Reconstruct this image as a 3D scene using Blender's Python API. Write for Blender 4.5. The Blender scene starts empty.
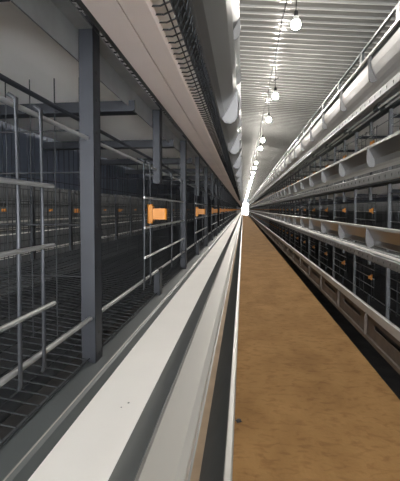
import bpy, math, random
from mathutils import Vector
random.seed(7)
C = bpy.context.scene.collection
H = 1.17                    # eye height above the walkway
T = 0.62                    # tier spacing
Y0, Y1 = -1.0, 75.0         # extent of the cage rows along the aisle
LIPZ = [H-0.75, H-0.13, H+0.49, H+1.20]      # feed trough lips, tier by tier
XL, XR = -0.028, 0.96       # aisle-side lip of the left / right row
PI = math.pi

# ---------------------------------------------------------------- mesh helper
class MB:
    def __init__(s): s.v=[]; s.f=[]; s.mi=[]; s.sm=[]
    def add(s, vs, fs, smooth=False, mi=0):
        b=len(s.v); s.v+= [tuple(p) for p in vs]
        for f in fs:
            s.f.append([i+b for i in f]); s.mi.append(mi); s.sm.append(smooth)
    def box(s, a, b, mi=0):
        (x0,y0,z0),(x1,y1,z1)=[(min(p,q)) for p,q in zip(a,b)],[(max(p,q)) for p,q in zip(a,b)]
        s.add([(x0,y0,z0),(x1,y0,z0),(x1,y1,z0),(x0,y1,z0),(x0,y0,z1),(x1,y0,z1),(x1,y1,z1),(x0,y1,z1)],
              [(0,3,2,1),(4,5,6,7),(0,1,5,4),(1,2,6,5),(2,3,7,6),(3,0,4,7)],mi=mi)
    def tube(s, pts, r, n=6, mi=0):
        pts=[Vector(p) for p in pts]; rings=[]
        for i,p in enumerate(pts):
            if i==0: d=pts[1]-p
            elif i==len(pts)-1: d=p-pts[i-1]
            else: d=(pts[i+1]-p).normalized()+(p-pts[i-1]).normalized()
            d.normalize()
            up=Vector((0,0,1)) if abs(d.z)<.9 else Vector((0,1,0))
            a=d.cross(up).normalized(); b=d.cross(a)
            rings.append([p+a*(r*math.cos(2*PI*k/n))+b*(r*math.sin(2*PI*k/n)) for k in range(n)])
        vs=[q for R in rings for q in R]; fs=[]
        for i in range(len(pts)-1):
            for k in range(n):
                fs.append((i*n+k,i*n+(k+1)%n,(i+1)*n+(k+1)%n,(i+1)*n+k))
        s.add(vs,fs,True,mi)
        L=(len(pts)-1)*n
        s.add(vs[:n],[tuple(range(n))],False,mi); s.add(vs[L:],[tuple(range(n))[::-1]],False,mi)
    def extrude_y(s, poly, y0, y1, mi=0, smooth=False):
        n=len(poly)
        vs=[(x,y0,z) for x,z in poly]+[(x,y1,z) for x,z in poly]
        s.add(vs,[(i,(i+1)%n,n+(i+1)%n,n+i) for i in range(n)],smooth,mi)
        s.add(vs[:n],[tuple(range(n))[::-1]],False,mi); s.add(vs[n:],[tuple(range(n))],False,mi)
    def sheet_y(s, pts, t, y0, y1, mi=0):
        """bent sheet of thickness t following the open (x, z) polyline, swept along the aisle"""
        P=[Vector((p[0],p[1])) for p in pts]; off=[]
        for i,p in enumerate(P):
            d=(P[min(i+1,len(P)-1)]-P[max(i-1,0)]).normalized()
            off.append(p+Vector((-d.y,d.x))*t)
        n=len(P)
        vs=[(p.x,y,p.y) for y in (y0,y1) for p in P]+[(p.x,y,p.y) for y in (y0,y1) for p in off]
        f=[]
        for i in range(n-1):
            f.append((i,i+1,n+i+1,n+i)); f.append((2*n+i,3*n+i,3*n+i+1,2*n+i+1))
            f.append((i,2*n+i,2*n+i+1,i+1)); f.append((n+i,n+i+1,3*n+i+1,3*n+i))
        f.append((0,n,3*n,2*n)); f.append((n-1,3*n-1,4*n-1,2*n-1))
        s.add(vs,f,False,mi)
    def plate_xz(s, poly, y, t, mi=0):
        s.extrude_y(poly,y-t/2,y+t/2,mi)
    def lathe(s, prof, c=(0,0,0), n=16, mi=0):
        vs=[(c[0]+r*math.cos(2*PI*k/n),c[1]+r*math.sin(2*PI*k/n),c[2]+z) for r,z in prof for k in range(n)]
        fs=[(i*n+k,i*n+(k+1)%n,(i+1)*n+(k+1)%n,(i+1)*n+k) for i in range(len(prof)-1) for k in range(n)]
        s.add(vs,fs,True,mi)
    def mesh(s, name, mats):
        me=bpy.data.meshes.new(name); me.from_pydata(s.v,[],s.f)
        for m in (mats if isinstance(mats,(list,tuple)) else [mats]): me.materials.append(m)
        me.polygons.foreach_set('material_index',s.mi); me.polygons.foreach_set('use_smooth',s.sm)
        me.update(); return me
    def build(s, name, mats, parent=None, loc=None):
        return link(name, s.mesh(name,mats), parent, loc)
def link(name, me, parent=None, loc=None):
    o=bpy.data.objects.new(name,me); C.objects.link(o)
    if parent: o.parent=parent
    if loc: o.location=loc
    return o
def tag(o,label,cat,group=None,kind=None):
    o['label']=label; o['category']=cat
    if group: o['group']=group
    if kind: o['kind']=kind
    return o
def thing(name,loc,label,cat,group=None):
    o=bpy.data.objects.new(name,None); C.objects.link(o); o.location=loc; o.empty_display_size=.1
    return tag(o,label,cat,group)
def struct(o): o['kind']='structure'; return o
def copy_tree(o,parent=None):
    c=o.copy(); C.objects.link(c)
    if parent: c.parent=parent
    for ch in o.children: copy_tree(ch,c)
    return c

# ---------------------------------------------------------------- materials
def mat(name,col,rough=.5,metal=0.,var=0.,scale=8.,col2=None,bump=0.,stretch=(1,1,1),spec=.5):
    m=bpy.data.materials.new(name); m.use_nodes=True; nt=m.node_tree; b=nt.nodes['Principled BSDF']
    b.inputs['Base Color'].default_value=(*col,1); b.inputs['Roughness'].default_value=rough
    b.inputs['Metallic'].default_value=metal; b.inputs['Specular IOR Level'].default_value=spec
    if var or col2 or bump:
        tc=nt.nodes.new('ShaderNodeTexCoord'); mp=nt.nodes.new('ShaderNodeMapping'); mp.inputs['Scale'].default_value=stretch
        nz=nt.nodes.new('ShaderNodeTexNoise'); nz.inputs['Scale'].default_value=scale; nz.inputs['Detail'].default_value=5
        nt.links.new(tc.outputs['Object'],mp.inputs[0]); nt.links.new(mp.outputs[0],nz.inputs['Vector'])
        rp=nt.nodes.new('ShaderNodeValToRGB'); rp.color_ramp.elements[0].position=.33; rp.color_ramp.elements[1].position=.68
        a=[c*(1-var) for c in col]; d=col2 or [min(1,c*(1+var)) for c in col]
        rp.color_ramp.elements[0].color=(*a,1); rp.color_ramp.elements[1].color=(*d,1)
        nt.links.new(nz.outputs['Fac'],rp.inputs[0]); nt.links.new(rp.outputs[0],b.inputs['Base Color'])
        if bump:
            bp=nt.nodes.new('ShaderNodeBump'); bp.inputs['Strength'].default_value=bump; bp.inputs['Distance'].default_value=.01
            nt.links.new(nz.outputs['Fac'],bp.inputs['Height']); nt.links.new(bp.outputs[0],b.inputs['Normal'])
    return m
M={}
M['galv']=mat('galvanised',(.25,.255,.255),.5,.4,.12,14)
M['post']=mat('post_steel',(.020,.022,.027),.5,0,.12,18,spec=.3)
M['rpost']=mat('post_galvanised',(.12,.125,.13),.45,.4,.1,18)
M['wire']=mat('wire_steel',(.34,.34,.335),.4,.5)
M['darkwire']=mat('mesh_wire',(.03,.032,.034),.8,0,spec=.1)  # dark copy of the wire, with the cage interior's shade in its colour
M['bar']=mat('door_bar',(.042,.045,.05),.45,.4)
M['lip']=mat('lip_coat',(.31,.297,.27),.4,.15,.07,6,stretch=(1,.1,1))
M['rlip']=mat('lip_galvanised',(.40,.40,.39),.4,.3,.06,8)
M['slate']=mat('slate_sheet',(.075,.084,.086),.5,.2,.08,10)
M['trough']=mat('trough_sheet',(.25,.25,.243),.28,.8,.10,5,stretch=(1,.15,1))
M['topface']=mat('top_trough_sheet',(.36,.36,.355),.5,.2,.06,5,stretch=(1,.15,1))
M['dusty']=mat('dusty_sheet',(.095,.076,.063),.6,.2,.2,9)
M['belt']=mat('egg_belt_white',(.84,.82,.78),.55,0,.03,5)
M['brownbelt']=mat('egg_belt_dusty',(.30,.21,.13),.7,0,.15,7)  # dust and the low belt's shade are both in this brown
M['tray']=mat('tray_board',(.82,.73,.69),.5,0,.05,4)
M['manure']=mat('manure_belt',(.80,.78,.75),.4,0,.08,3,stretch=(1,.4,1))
M['dirty']=mat('manure_belt_dirty',(.035,.038,.042),.6,0,.2,5)  # dirt plus the shade of the cage interior, both in the colour
M['bracket']=mat('bracket_steel',(.13,.13,.13),.45,.4)
M['panel']=mat('navy_panel',(.12,.14,.19),.5,.2,.1,6)
M['orange']=mat('orange_plastic',(.40,.145,.009),.5)
M['pipe']=mat('pipe_white',(.75,.75,.73),.22)
M['black']=mat('rubber_black',(.012,.012,.012),.6)
M['housing']=mat('lamp_housing',(.80,.79,.76),.4)
M['ceil']=mat('ceiling_sheet',(.175,.175,.168),.16,.0,.05,3,spec=.22)
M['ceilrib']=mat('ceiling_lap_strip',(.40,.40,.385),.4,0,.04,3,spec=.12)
M['dark']=mat('dark_concrete',(.035,.032,.03),.9,0,.3,5)
M['wall']=mat('side_wall',(.08,.085,.09),.8,0,.1,2)
M['end']=mat('end_wall',(.62,.68,.78),.7)
def floor_mat():
    m=bpy.data.materials.new('walkway_litter'); m.use_nodes=True; nt=m.node_tree; b=nt.nodes['Principled BSDF']
    b.inputs['Roughness'].default_value=.9; b.inputs['Specular IOR Level'].default_value=.2
    tc=nt.nodes.new('ShaderNodeTexCoord')
    def nz(sc,det,st,dist=0):
        mp=nt.nodes.new('ShaderNodeMapping'); mp.inputs['Scale'].default_value=st
        n=nt.nodes.new('ShaderNodeTexNoise'); n.inputs['Scale'].default_value=sc; n.inputs['Detail'].default_value=det; n.inputs['Distortion'].default_value=dist
        nt.links.new(tc.outputs['Object'],mp.inputs[0]); nt.links.new(mp.outputs[0],n.inputs['Vector']); return n
    def ramp(n,p0,c0,p1,c1):
        r=nt.nodes.new('ShaderNodeValToRGB'); e=r.color_ramp.elements
        e[0].position=p0; e[0].color=(*c0,1); e[1].position=p1; e[1].color=(*c1,1)
        nt.links.new(n.outputs['Fac'],r.inputs[0]); return r
    a=ramp(nz(3.2,6,(1,.8,1),.6),.3,(.24,.130,.045),.72,(.34,.192,.072))
    k=ramp(nz(13,8,(1,1.9,1),.8),.33,(.66,.61,.57),.5,(1,1,1))
    mx=nt.nodes.new('ShaderNodeMixRGB'); mx.blend_type='MULTIPLY'; mx.inputs[0].default_value=.6
    nt.links.new(a.outputs[0],mx.inputs[1]); nt.links.new(k.outputs[0],mx.inputs[2]); nt.links.new(mx.outputs[0],b.inputs['Base Color'])
    n=nz(40,6,(1,1,1)); bp=nt.nodes.new('ShaderNodeBump'); bp.inputs['Strength'].default_value=.5; bp.inputs['Distance'].default_value=.008
    nt.links.new(n.outputs['Fac'],bp.inputs['Height']); nt.links.new(bp.outputs[0],b.inputs['Normal'])
    return m
M['floor']=floor_mat()
gl=bpy.data.materials.new('lamp_globe'); gl.use_nodes=True
pb=gl.node_tree.nodes['Principled BSDF']; pb.inputs['Base Color'].default_value=(1,1,1,1)
pb.inputs['Emission Color'].default_value=(1,.95,.87,1); pb.inputs['Emission Strength'].default_value=800
M['globe']=gl

# ---------------------------------------------------------------- the building
m=MB(); m.box((-.55,-4,-.08),(XR,82,0)); struct(m.build('floor',M['floor']))
m=MB(); m.box((-3.4,-4,-.5),(3.2,82,-.34)); struct(m.build('floor_pit',M['dark']))
CZ=lambda x: H+2.22-.10*(x-.3)
def ceiling():
    m=MB(); p=.146; pts=[]
    y=-4.0
    while y<82:
        pts+= [(y,0),(y+.055,.004),(y+.104,0),(y+.112,-.016),(y+.136,-.016)]; y+=p
    pts.append((82,0))
    n=len(pts); vs=[]
    for x in (-3.4,3.2):
        for (yy,dz) in pts: vs.append((x,yy,CZ(x)+dz))
    for x in (-3.4,3.2):
        for (yy,dz) in pts: vs.append((x,yy,CZ(x)+.04))
    fs=[(i,i+1,n+i+1,n+i) for i in range(n-1)]+[(2*n+i,3*n+i,3*n+i+1,2*n+i+1) for i in range(n-1)]
    m.add(vs,fs)
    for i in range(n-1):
        if i%5==3: m.mi[i]=1     # paler rib faces: the brightness of the rib lines is painted in
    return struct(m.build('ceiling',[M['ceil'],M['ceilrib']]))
ceiling()
m=MB(); m.box((-3.5,-4,-.5),(-3.4,82,CZ(-3.4)+.1)); struct(m.build('wall_left',M['wall']))
m=MB(); m.box((3.2,-4,-.5),(3.3,82,CZ(3.2)+.1)); struct(m.build('wall_right',M['wall']))
m=MB(); m.box((-3.5,-4.1,-.5),(-2.2,-4,3.9)); m.box((2.9,-4.1,-.5),(3.3,-4,3.9)); m.box((-2.2,-4.1,3.0),(2.9,-4,3.9)); m.box((-2.2,-4.1,-.5),(2.9,-4,0)); struct(m.build('wall_back',M['wall']))  # wide opening added behind the camera to let in fill daylight
m=MB()
m.box((-3.5,82,-.5),(-.35,82.15,3.9)); m.box((1.15,82,-.5),(3.3,82.15,3.9)); m.box((-.35,82,2.5),(1.15,82.15,3.9)); m.box((-.35,82,-.5),(1.15,82.15,0))
struct(m.build('wall_end',M['end']))
m=MB(); m.box((-.42,81.95,0),(-.35,82.02,2.5)); m.box((1.15,81.95,0),(1.22,82.02,2.5)); m.box((-.42,81.95,2.5),(1.22,82.02,2.57))
struct(m.build('door_1',M['end']))

# ---------------------------------------------------------------- feed troughs, egg belts, rails
TIERS=['lowest','second','third','top']
def smooth_fin(dr):
    # gusset plate under the lip: (s, z) outline, s = distance in from the lip
    return [(-.004,-.012),(-.006,-.06),(-.004,-.12),(-.001,dr-.018),(.008,dr-.036),(.024,dr-.044),(.045,dr-.038),(.062,dr-.02),(.064,dr+.004),(.052,dr+.012),(.03,-.075),(.012,-.012)]
def trough(side,tier,label,fins=True,xl=None,di=None,bottom=False):
    xl=xl if xl is not None else (XL if side=='left' else XR)
    d=di if di is not None else (-1 if side=='left' else 1)
    zl=LIPZ[tier]; X=lambda s: xl+d*s
    root=thing('feed_trough',(xl,0,zl),label,'feed trough','long feed troughs along the cage rows')
    W=lambda pts:[(X(s)-xl,z) for s,z in pts]
    m=MB(); lh=.066 if (bottom and side=='right') else (.013 if side=='left' else .024)
    m.extrude_y(W([(0,-.003),(.004,0),(.021,.001),(.024,-.002),(.024,-.012),(.007,-lh+.004),(.004,-lh),(0,-lh+.003)]),Y0,Y1)
    m.build('lip',M['lip'] if side=='left' else M['rlip'],root)
    m=MB(); m.sheet_y(W([(.022,-.004),(.05,-.055),(.085,-.118),(.113,-.164)]),.003*d,Y0,Y1); m.build('inner_wall',M['slate'],root)  # shade on this wall is put into its dark slate colour
    m=MB()
    if bottom and side=='right':
        # dusty apron below the lip with a row of long round-ended slots
        zt,zb=-.064,-.25
        y=Y0; per=.86; sl=.62
        k0=3.09
        ys=[k0+per*i for i in range(-6,84)]
        m.box((d*.012,Y0,zt),(d*.016,Y1,-.105)); m.box((d*.012,Y0,-.142),(d*.016,Y1,zb))
        for yy in ys:
            if Y0<yy<Y1: 
                m.extrude_y(W([(.0121,-.105),(.0159,-.105),(.0159,-.142),(.0121,-.142)]),yy-.16,yy+.16)
                for sg in (-1,1):
                    for z0,z1 in ((-.105,-.114),(-.133,-.142)):
                        m.extrude_y(W([(.0121,z0),(.0159,z0),(.0159,z1),(.0121,z1)]),yy+sg*.16,yy+sg*.175)
        m.build('slotted_apron',M['dusty'],root)
        m=MB(); m.extrude_y(W([(-.004,-.232),(-.004,-.262),(.05,-.262),(.05,-.250),(.012,-.248),(.012,-.232)]),Y0,Y1); m.build('foot_channel',M['dusty'],root)
        m=MB(); m.sheet_y(W([(.026,-.07),(.034,-.10),(.036,-.245)]),.003,Y0,Y1); m.build('trough_body',M['black'],root)  # black colour stands in for the shade inside the slots
    else:
        if side=='left': m.sheet_y(W([(.003,-.012),(.014,-.04),(.05,-.108),(.064,-.122),(.075,-.121)]),-.004*d,Y0,Y1)
        elif tier==3: m.sheet_y(W([(.044,-.012),(.046,-.058),(.014,-.066),(.022,-.12),(.040,-.175),(.062,-.205),(.09,-.232),(.13,-.255)]),-.004*d,Y0,Y1)
        else: m.sheet_y(W([(.004,-.012),(.02,-.045),(.050,-.102),(.055,-.106),(.058,-.146),(.08,-.158),(.13,-.168)]),-.004*d,Y0,Y1)
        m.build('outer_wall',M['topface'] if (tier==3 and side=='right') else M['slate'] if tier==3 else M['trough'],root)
    if fins:
        per=.86; first=3.09 if side=='right' else 1.55
        dr=(-.18 if tier==3 else -.12) if side=='right' else -.10
        fm=MB(); poly=W(smooth_fin(dr) if not bottom else [(-.003,-.06),(-.006,-.1),(-.006,-.23),(.012,-.235),(.02,-.15),(.012,-.066)])
        fm.plate_xz(poly if d<0 else poly[::-1],0,.006)
        # folded flange along the plate's outer edge
        fm.tube([(p[0],0,p[1]) for p in poly[1:-3]],.005,5)
        fme=fm.mesh('bracket',M['dusty'] if bottom else M['bracket'])
        yy=first-per*math.floor((first-Y0)/per) if side=='right' else first
        while yy<Y1-.2:
            link('bracket',fme,root,(0,yy,0)); yy+=per
    return root
for t,l in enumerate(['lowest feed trough of the row beside the camera with pale rim near the walkway','feed trough of the row beside the camera beside the camera, wide cream lip',
        'grey feed trough of the row beside the camera overhead, beyond the pinkish board','topmost feed trough of the row beside the camera along the ceiling edge']):
    trough('left',t,l,bottom=(t==0),fins=(t>1))
for t,l in enumerate(['lowest trough across the walkway with dusty slotted apron above the brown floor','tan reflecting feed trough second from the floor across the walkway',
        'dark feed trough third from the floor across the walkway with curved brackets','topmost pale grey feed trough across the walkway below the ceiling']):
    trough('right',t,l,bottom=(t==0))

def egg_belt(side,tier,label,dusty=False,xl=None,di=None):
    xl=xl if xl is not None else (XL if side=='left' else XR)
    d=di if di is not None else (-1 if side=='left' else 1)
    zl=LIPZ[tier]-(.085 if tier==3 else 0)
    root=thing('egg_belt',(xl,0,zl),label,'egg belt','egg collection belts along the cage rows')
    dz=0 if side=='left' else -.075
    W=lambda pts:[(d*s,z+dz) for s,z in pts]
    m=MB(); m.extrude_y(W([(.086,-.168),(.206,-.168),(.206,-.1705),(.086,-.1705)]),Y0,Y1); m.build('belt',M['brownbelt'] if dusty else M['belt'],root)
    m=MB()
    m.extrude_y(W([(.112,-.172),(.158,-.172),(.158,-.180),(.117,-.181),(.112,-.176)]),Y0,Y1)
    m.extrude_y(W([(.1605,-.172),(.212,-.172),(.212,-.180),(.1605,-.180)]),Y0,Y1)
    m.build('tray',M['tray'] if side=='left' else M['galv'],root)
    m=MB(); m.sheet_y(W([(.208,-.170),(.215,-.158),(.222,-.155)]),.002*d,Y0,Y1); m.build('back_edge',M['slate'],root)
    m=MB(); m.extrude_y(W([(.2185,-.1545),(.2200,-.1530),(.2212,-.1545)]),Y0,Y1); m.build('bright_edge',M['lip'],root)
    m=MB(); m.extrude_y(W([(.223,-.156),(.236 if (tier==2 and side=='left') else .262,-.150),(.236 if (tier==2 and side=='left') else .262,-.162),(.223,-.162)]),Y0,Y1); m.build('ledge',M['slate'],root)
    # curled wire ends that stop the eggs
    if side=='left':
        m=MB(); yy=Y0
        lim=14 if tier==2 else -9
        while yy<lim:
            m.tube([(d*s,yy,z) for s,z in [(.262,-.145),(.225,-.150),]],.0016,4)
            m.tube([(d*s,yy,z) for s,z in [(.116,-.176),(.100,-.177),(.082,-.170),(.072,-.148),(.068,-.128)]],.0017,4)
            yy+=.026
        for s,z in [(.092,-.1755),(.082,-.170),(.077,-.16),(.072,-.148)]:
            m.tube([(d*s,Y0,z),(d*s,Y1,z)],.0014,4)
        if tier==2: m.build('egg_guard',M['darkwire'],root)
    else:
        m=MB(); m.extrude_y([(d*s,z) for s,z in [(.044,-.225),(.052,-.219),(.068,-.219),(.070,-.226),(.056,-.232),(.056,-.268),(.078,-.276),(.076,-.282),(.048,-.278)]],Y0,Y1); m.build('outer_rail',M['galv'],root)
        m=MB(); yy=Y0
        while yy<40: m.tube([(d*.05,yy,-.235),(d*.044,yy+.006,-.25),(d*.05,yy+.012,-.266)],.004,4); yy+=.12
        m.build('clip_row',M['slate'],root)['kind']='stuff'
    return root
for t,l in enumerate(['dusty brown egg belt low beside the walkway on the left','bright white egg belt running beside the camera',
        'pinkish board of the egg belt overhead with a dark seam line']):
    egg_belt('left',t,l,dusty=(t==0))
for t,l in enumerate(['egg belt rail lowest across the walkway, behind the slotted apron','egg belt rail with bright edge under the tan trough','egg belt rail under the dark third trough across the walkway','egg belt rail under the topmost pale trough across the walkway']):
    egg_belt('right',t,l)

# ---------------------------------------------------------------- manure belts that sag between the cross arms
def manure(side,tier,label):
    xl=XL if side=='left' else XR; d=-1 if side=='left' else 1
    zl=LIPZ[tier]-(.085 if tier==3 else 0)
    if side=='left':
        prof=[(.285,-.150),(.30,-.160),(.335,-.182),(.365,-.197),(.385,-.2035),(.55,-.206),(.74,-.204),(.77,-.17)]; per=.554; ph=.97; sag=.006
    else:
        prof=[(.27,-.285),(.29,-.300),(.32,-.316),(.36,-.326),(.42,-.328),(.56,-.328),(.74,-.326),(.77,-.28)]; per=.956; ph=3.33; sag=.022
    m=MB(); ys=[]; y=Y0
    while y<30: ys.append(y); y+=per/6
    ys+= [30+i*7.5 for i in range(7)]
    n=len(prof); vs=[]
    for top in (0,1):
        for y in ys:
            k=math.sin(PI*(y-ph)/per)**2 if y<30 else .5
            for i,(s,z) in enumerate(prof):
                w=0 if i in (0,n-1) else (.5 if i in (1,) else 1)
                vs.append((d*s,y,z-sag*k*w+top*.003))
    L=len(ys)*n; fs=[]
    for j in range(len(ys)-1):
        for i in range(n-1):
            fs.append((j*n+i,j*n+i+1,(j+1)*n+i+1,(j+1)*n+i)); fs.append((L+j*n+i,L+(j+1)*n+i,L+(j+1)*n+i+1,L+j*n+i+1))
    m.add(vs,fs,True)
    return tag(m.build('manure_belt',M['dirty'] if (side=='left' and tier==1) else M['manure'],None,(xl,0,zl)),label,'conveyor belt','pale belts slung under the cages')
manure('left',2,'pale sagging belt overhead above the near left cages')
manure('left',1,'dark lower belt beneath the wire floor of the left cages')
manure('right',1,'sagging belt above the lowest cages across the walkway')
manure('right',2,'grey sagging belt above the second cages across the walkway')
manure('right',3,'pale sagging belt above the third cages across the walkway')

# ---------------------------------------------------------------- cages
def cage_parts(side):
    """part meshes of one cage; origin at its first full post on the cage front, z at the trough lip of its tier"""
    d=-1 if side=='left' else 1
    if side=='left': bay=1.108; hg=.554; top=.53; zl=-.155; pw=.034
    else: bay=.956; hg=.478; top=.34; zl=-.225; pw=.024
    P={}
    m=MB()   # post: folded C section with bolt holes
    m.box((-d*.012,-pw/2,zl),(-d*.009,pw/2,top)); m.box((-d*.012,-pw/2,zl),(d*.014,-pw/2+.003,top)); m.box((-d*.012,pw/2-.003,zl),(d*.014,pw/2,top))
    for z in ([.02,.10,-.10,-.14,.33,.27,.38] if side=='left' else []):
        m.lathe([(0,0),(.0036,0),(.0036,.001),(0,.001)],(0,0,0),8) if False else m.tube([(-d*.009,0,z),(-d*.0128,0,z)],.0036,8,1)
    pm=M['post'] if side=='left' else M['rpost']
    P['post']=m.mesh('post',[pm,M['black']])
    m=MB()   # hanger: short post that stops above the door, with the stub under it
    m.box((-d*.012,hg-pw/2,.215),(-d*.009,hg+pw/2,top)); m.box((-d*.012,hg-pw/2,.215),(d*.012,hg-pw/2+.003,top)); m.box((-d*.012,hg+pw/2-.003,.215),(d*.012,hg+pw/2,top))
    for z in ([.235,.285,.345] if side=='left' else []): m.tube([(-d*.009,hg,z),(-d*.0128,hg,z)],.0036,8,1)
    P['hanger']=m.mesh('hanger',[pm,M['black']])
    m=MB(); m.box((-d*.010,hg-pw/2,zl),(-d*.007,hg+pw/2,-.065)); m.box((-d*.010,hg-pw/2,zl),(d*.01,hg-pw/2+.003,-.065)); P['stub_post']=m.mesh('stub_post',M['post'])
    # sliding wire door
    a,b=(.334,1.00) if side=='left' else (.30,.87)
    r=.0030 if side=='left' else .0032
    x=-d*.010
    def door(name,ys):
        m=MB()
        for y in ys: m.tube([(x+d*.010,y,.268),(x,y,.262),(x,y,.1),(x,y,-.085),(x+d*.004,y,-.092)],r,6,1)
        for z in (.162,.080,-.002) if side=='left' else (.19,.11,.03):
            m.tube([(x-d*.006,a-.012,z),(x-d*.006,b+.008,z)],r*1.08,6)
        return m.mesh(name,[M['wire'],M['bar']])
    P['door']=door('door',[a+.006,a+.076,a+.41*(b-a)/.66,b-.012] if side=='left' else [a,a+.07,a+.30,a+.43,b])
    if side=='left': P['near_door']=door('near_door',[a+.006,a+.076,b-.066,b-.010])   # the nearest door has its bars paired at both ends
    # orange latch clipped on the door's edge bar, standing out to the aisle
    m=MB(); y=a+.05; z=.117; q=.046 if side=='left' else .030
    m.box((x-d*.004,y-.012,z-.022),(x-d*.016,y+.012,z+.022)); m.box((x-d*.016,y-.009,z-.016),(x-d*q,y+.009,z+.015)); m.tube([(x-d*q,y,z-.016),(x-d*q,y,z+.015)],.009,10)
    m.tube([(x-d*.006,y,z-.027),(x-d*.006,y,z+.027)],.008,8)
    P['latch']=m.mesh('latch',M['orange'])
    m=MB()   # wire floor, rising inwards
    n=int(bay/.027)
    for i in range(n): y=bay*i/n; m.tube([(d*-.0,y,zl+.012),(d*.54,y,zl+.085)],.0014,4)
    for i in range(12): s=.54*i/11; m.tube([(d*s,0,zl+.010+.073*i/11),(d*s,bay,zl+.010+.073*i/11)],.0016,4)
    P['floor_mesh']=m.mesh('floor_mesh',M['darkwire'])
    m=MB()   # side partition of wires
    for i in range(11): s=.03+.5*i/10; m.tube([(d*s,.02,zl+.02+.07*i/10),(d*s,.02,top-.15)],.0013,4)
    for z in (.0,.1,.2,.28): m.tube([(d*.01,.02,z),(d*.54,.02,z)],.0016,4)
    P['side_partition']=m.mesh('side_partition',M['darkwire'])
    m=MB()   # rear mesh
    for i in range(22): y=bay*i/22; m.tube([(d*.545,y,zl+.08),(d*.545,y,top-.1)],.0014,4)
    for z in (-.04,.06,.16,.25): m.tube([(d*.545,0,z),(d*.545,bay,z)],.0016,4)
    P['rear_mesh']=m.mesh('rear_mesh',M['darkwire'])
    m=MB(); m.box((d*.552,0,.225),(d*.556,bay,.47 if side=='left' else .33)); 
    P['baffle']=m.mesh('baffle',M['panel'])
    m=MB()   # cross arms under the belt above
    if side=='left':
        m.extrude_y([(0,.380),(d*.56,.380),(d*.56,.384),(0,.384)],.27,.312); m.extrude_y([(0,.383),(d*.56,.383),(d*.56,.412),(0,.412)],.289,.293)
        P['cross_arm']=m.mesh('cross_arm',M['post'])
    else:
        m.box((d*.0,-.002,.270),(d*.56,.002,.295)); m.box((d*0,-.015,.266),(d*.56,.015,.270)); P['cross_arm']=m.mesh('cross_arm',M['post'])
    # one simple mesh for the far cages
    f=MB(); 
    f.box((-d*.012,-pw/2,zl),(d*.014,pw/2,top),0); f.box((-d*.012,hg-pw/2,.215),(d*.014,hg+pw/2,top),0)
    f.box((-d*.01,hg-pw/2,zl),(d*.01,hg+pw/2,-.065),0)
    for y in (a,a+.076,a+.4,b): f.box((x-.003,y-.003,-.09),(x+.003,y+.003,.262),1)
    for z in (.162,.08,-.002): f.box((x-.003,a,z-.003),(x+.003,b,z+.003),1)
    f.box((x-d*.004,a+.04,.095),(x-d*.046,a+.062,.135),2)
    f.box((d*.55,0,.225),(d*.555,bay,top),3)
    for i in range(8): yy=bay*i/8; f.box((d*.545,yy-.003,zl+.08),(d*.55,yy+.003,.25),4)
    P['far']=f.mesh('far_cage',[pm,M['wire'],M['orange'],M['panel'],M['darkwire']])
    return P,bay
ORD=['first','second','third','fourth','fifth','sixth','seventh','eighth','ninth','tenth','eleventh','twelfth','thirteenth','fourteenth','fifteenth','sixteenth','seventeenth','eighteenth']
def cage_run(side,tier,P,bay,first,count,near,rowtxt,group):
    d=-1 if side=='left' else 1
    xf=-.28 if side=='left' else 1.21
    for k in range(count):
        y=first+bay*k
        loc=(xf,y,LIPZ[tier])
        if k<near:
            o=thing('wire_cage',loc,f'wire cage with orange latch, {ORD[k]} from the camera, {rowtxt}','cage',group)
            for nm in ('post','hanger','stub_post','door','floor_mesh','side_partition','rear_mesh','baffle','cross_arm'):
                c=link(nm,P['near_door' if (nm=='door' and side=='left' and k==0) else nm],o)
                if nm=='cross_arm' and side=='left': link(nm,P[nm],o,(0,.554,0))
                if nm=='door':
                    l=link('latch',P['latch'],c); l['label']='orange plastic latch'
                    if side=='left' and k==0: c.location=(0,-.075,0)
        else:
            o=link('wire_cage',P['far'],None,loc); tag(o,f'tiny distant wire cage near the bright end, {rowtxt}','cage',group)
P,bay=cage_parts('left')
cage_run('left',1,P,bay,.68-1.108,69,15,'row beside the white belt','cages beside the white belt')
PR,bayR=cage_parts('right')
for t,nm in ((0,'lowest tier across the walkway'),(1,'second tier across the walkway'),(2,'third tier across the walkway')):
    cage_run('right',t,PR,bayR,3.33-.956*2,76,17,nm,f'cages in the {nm}')

# long rails and rods of each row
def rails(side,tier,label):
    d=-1 if side=='left' else 1; xf=-.28 if side=='left' else 1.21
    o=thing('front_rail',(xf,0,LIPZ[tier]),label,'rail','long steel rails along the cage fronts')
    m=MB()
    if side=='left': zz=[(.0,.398,.452)]
    else: zz=[(.0,.335,.36)]
    for s,z0,z1 in zz:
        m.box((d*(s+.016),Y0,z0),(d*(s+.019),Y1,z1)); m.box((-d*.012,Y0,z1),(d*.019,Y1,z1+.003))
    m.build('angle_rail',M['galv'] if side=='left' else M['slate'],o)
    m=MB(); m.tube([(0,Y0,.258),(0,Y1,.258)],.0038,8); m.build('upper_rod',M['wire'],o)
    m=MB(); m.tube([(-d*.003,Y0,-.07),(-d*.003,Y1,-.07)],.0042,8); m.build('lower_rod',M['wire'],o)
    if side=='left':
        m=MB(); m.tube([(d*.03,Y0,.30),(d*.03,Y1,.30)],.004,8); m.build('inner_rod',M['post'],o)
rails('left',1,'steel rods and rail along the front of the near left cages')
for t,l in ((0,'steel rods along the lowest cages across the walkway'),(1,'steel rods along the second cages across the walkway'),(2,'steel rods along the third cages across the walkway')):
    rails('right',t,l)
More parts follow.
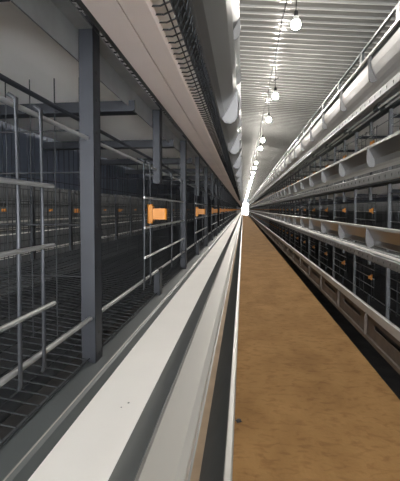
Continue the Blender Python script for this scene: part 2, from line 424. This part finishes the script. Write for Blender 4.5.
# wire floor of the tier above the near left cages (its front strip shows between board and rail)
m=MB(); yy=Y0
while yy<16: m.tube([(0,yy,0),(-.2,yy,.03)],.0016,4); yy+=.027
for i in range(5): m.tube([(-.012*i,Y0,.002*i),(-.012*i,Y1,.002*i)],.0016,4)
tag(m.build('wire_floor',M['wire'],None,(-.245,0,LIPZ[2]-.150)),'strip of wire floor overhead beside the pinkish board','wire floor')
# pipes added in place of bright dashes of light below the top tier
for k,(x,z,l) in enumerate(((1.10,H+.83,'upper white pipe under the top trough across the walkway'),(1.155,H+.835,'lower white pipe under the top trough across the walkway'))):
    o=thing('water_pipe',(x,0,z),l,'pipe','white pipes under the top trough')
    m=MB(); m.tube([(0,Y0,0),(0,Y1,0)],.009,10); m.build('tube',M['pipe'],o)
    m=MB(); y=3.33-.956*5
    while y<40: m.box((-.012,y-.05,-.012),(.012,y+.05,.03)); y+=.956
    m.build('hanger_clip',M['slate'],o)['kind']='stuff'  # dark blocks added to break the bright lines into dashes
# rail above the top trough, on spacer blocks
for x,d,l in ((XR,1,'thin rail above the topmost trough across the walkway on spacer blocks'),(XL,-1,'thin rail above the topmost trough of the row beside the camera')):
    o=thing('top_rail',(x+d*.008,0,LIPZ[3]),l,'rail')
    m=MB(); m.box((0,Y0,.088),(d*.02,Y1,.104)); m.build('bar',M['slate'],o)
    bm=MB(); bm.box((d*.002,-.03,0),(d*.02,.03,.088)); me=bm.mesh('spacer_block',M['slate'])
    y=.3
    while y<70: link('spacer_block',me,o,(0,y,0)); y+=.76

# ---------------------------------------------------------------- far side of the row beside the camera and the next row across the next aisle
def backside(xl,d,label,nm):
    o=thing('cage_row',(xl,0,0),label,'cage row')
    m=MB()
    for z in (LIPZ[1],LIPZ[2]): m.box((0,-1,z-.02),(d*.02,40,z))
    m.build('trough_lip',M['lip'],o)
    m=MB()
    for z in (LIPZ[1],LIPZ[2]): m.box((d*.118,-1,z-.172),(d*.206,40,z-.168))
    m.build('belt',M['belt'],o)
    m=MB(); y=-.4
    while y<30: m.box((d*.25,y-.016,LIPZ[1]-.2),(d*.27,y+.016,LIPZ[2]+.3)); y+=.554
    m.build('post_line',M['post'],o)['kind']='stuff'
    m=MB()
    for z in (-.07,-.0,.08,.16,.258): m.tube([(d*.25,-1,LIPZ[1]+z),(d*.25,40,LIPZ[1]+z)],.003,5)
    y=-.6
    while y<14: m.tube([(d*.25,y,LIPZ[1]-.1),(d*.25,y,LIPZ[1]+.26)],.0022,4); y+=.06
    m.build('door_wires',M['darkwire'],o)
    m=MB(); y=-.2
    while y<20: m.box((d*.20,y-.01,LIPZ[1]+.1),(d*.25,y+.01,LIPZ[1]+.135)); y+=1.108
    l=m.build('latch_line',M['orange'],o); l['kind']='stuff'
    return o
backside(-1.64,1,'far side of the left cages glimpsed through the wire mesh','far')
backside(-2.60,-1,'next cage row glimpsed across the far aisle through the mesh','next')

def crumb(name,x,y,z,q,col,label,cat):
    m=MB(); n=9
    pr=[(q*a,q*b) for a,b in ((.0005/q,0),(1,0),(1.05,.25),(.7,.5),(.0005/q,.6))]
    m.lathe(pr,n=n); m.v=[(vx*(1+.35*math.sin(3*i)),vy*(1+.3*math.cos(5*i)),vz) for i,(vx,vy,vz) in enumerate(m.v)]
    return tag(m.build(name,col,None,(x,y,z)),label,cat)
crumb('feed_crumb',-.174,.559,H-.298,.0016,M['galv'],'small grey crumb on the white belt, the bigger one','crumb')
crumb('feed_crumb',-.181,.545,H-.298,.0010,M['galv'],'tiny grey crumb on the white belt beside the bigger one','crumb')
crumb('scrap',-.020,2.07,0,.016,M['black'],'small dark scrap lying on the brown floor at the trough edge','scrap')
# ---------------------------------------------------------------- lamps
LX=.456; LZ=H+1.63
gm=MB(); R=.040
gm.lathe([(.032,.016),(.037,.008),(R,-.006),(.0385,-.020),(.034,-.034),(.021,-.044),(.009,-.0485),(.0005,-.049)],n=20); GLOBE=gm.mesh('globe',M['globe'])
gm=MB(); gm.lathe([(.032,.016),(.031,.03),(.024,.052),(.017,.064),(.0005,.066)],n=20); HOUS=gm.mesh('housing',M['housing'])
gm=MB(); gm.lathe([(.0005,.062),(.017,.062),(.018,.07),(.018,.10),(.012,.112),(.005,.118),(.0005,.118)],n=14); SOCK=gm.mesh('socket',M['black'])
ctop=CZ(LX)-LZ-.016
gm=MB(); gm.tube([(0,0,.115),(.002,0,.3),(-.002,.004,ctop)],.0042,6); CORD=gm.mesh('cord',M['black'])
gm=MB(); gm.tube([(-.035,0,.20),(0,0,.225),(.04,0,.25)],.006,5); TIE=gm.mesh('cable_tie',M['black'])
ys=[3.47,5.6,7.05,9.1,10.3,13.5,15.1,17.2]
y=19.4
while y<80: ys.append(y); y+=random.choice((1.9,2.2,2.5,2.0))
for k,y in enumerate(ys):
    lab=f'glowing bare bulb on a black cord, {ORD[k]} from the camera' if k<8 else 'tiny distant glowing bulb among those merging far down the aisle'
    o=thing('hanging_bulb',(LX,y,LZ),lab,'light bulb','bare bulbs hanging over the aisle')
    link('globe',GLOBE,o); 
    if k<14: link('housing',HOUS,o); link('socket',SOCK,o); link('cord',CORD,o)
    if k==1: link('cable_tie',TIE,o)
# the cable that feeds them, clipped along the ceiling
m=MB(); pts=[]; prev=0.0
for k,y in enumerate([0.6]+ys[:14]):
    if k: pts.append((LX-.02,(y+prev)/2,CZ(LX)-.045-.02*(k%2)))
    pts.append((LX,y,CZ(LX)-.022)); prev=y
pts.append((LX,79,CZ(LX)-.03))
m.tube(pts,.006,6); tag(m.build('power_cable',M['black']),'black power cable draped along the ceiling from bulb to bulb','cable')
def lamp(x,y,z,w):
    l=bpy.data.lights.new('lamp','POINT'); l.energy=w; l.shadow_soft_size=.045; l.color=(1,.95,.87)
    o=bpy.data.objects.new('lamp',l); C.objects.link(o); o.location=(x,y,z)
PW=24
for y in (1.2,-.9,-3.0): lamp(LX,y,LZ,PW)          # the same row of bulbs goes on behind the camera
for y in (0,2,4,6.5,9,12,15,19,24): lamp(-2.1,y,LZ-.2,2.5)   # bulbs of the next aisle

# ---------------------------------------------------------------- sky at the end door; strength raised to fill through the added back opening
w=bpy.data.worlds.new('sky'); bpy.context.scene.world=w; w.use_nodes=True
w.node_tree.nodes['Background'].inputs[0].default_value=(.95,.97,1,1); w.node_tree.nodes['Background'].inputs[1].default_value=15.0

# ---------------------------------------------------------------- camera
cam=bpy.data.cameras.new('camera'); co=bpy.data.objects.new('camera',cam); C.objects.link(co)
cam.sensor_fit='HORIZONTAL'; cam.sensor_width=36; cam.lens=36*380/400
co.location=(0,0,H); co.rotation_euler=(math.radians(90-2.0),0,math.atan(43/380)); cam.shift_y=-18/400; cam.clip_start=.02; cam.clip_end=300
sc=bpy.context.scene; sc.camera=co
sc.view_settings.view_transform='Standard'; sc.view_settings.look='None'; sc.view_settings.gamma=1; sc.view_settings.exposure=.4
sc.cycles.use_denoising=True; sc.cycles.sample_clamp_indirect=4; sc.cycles.max_bounces=8
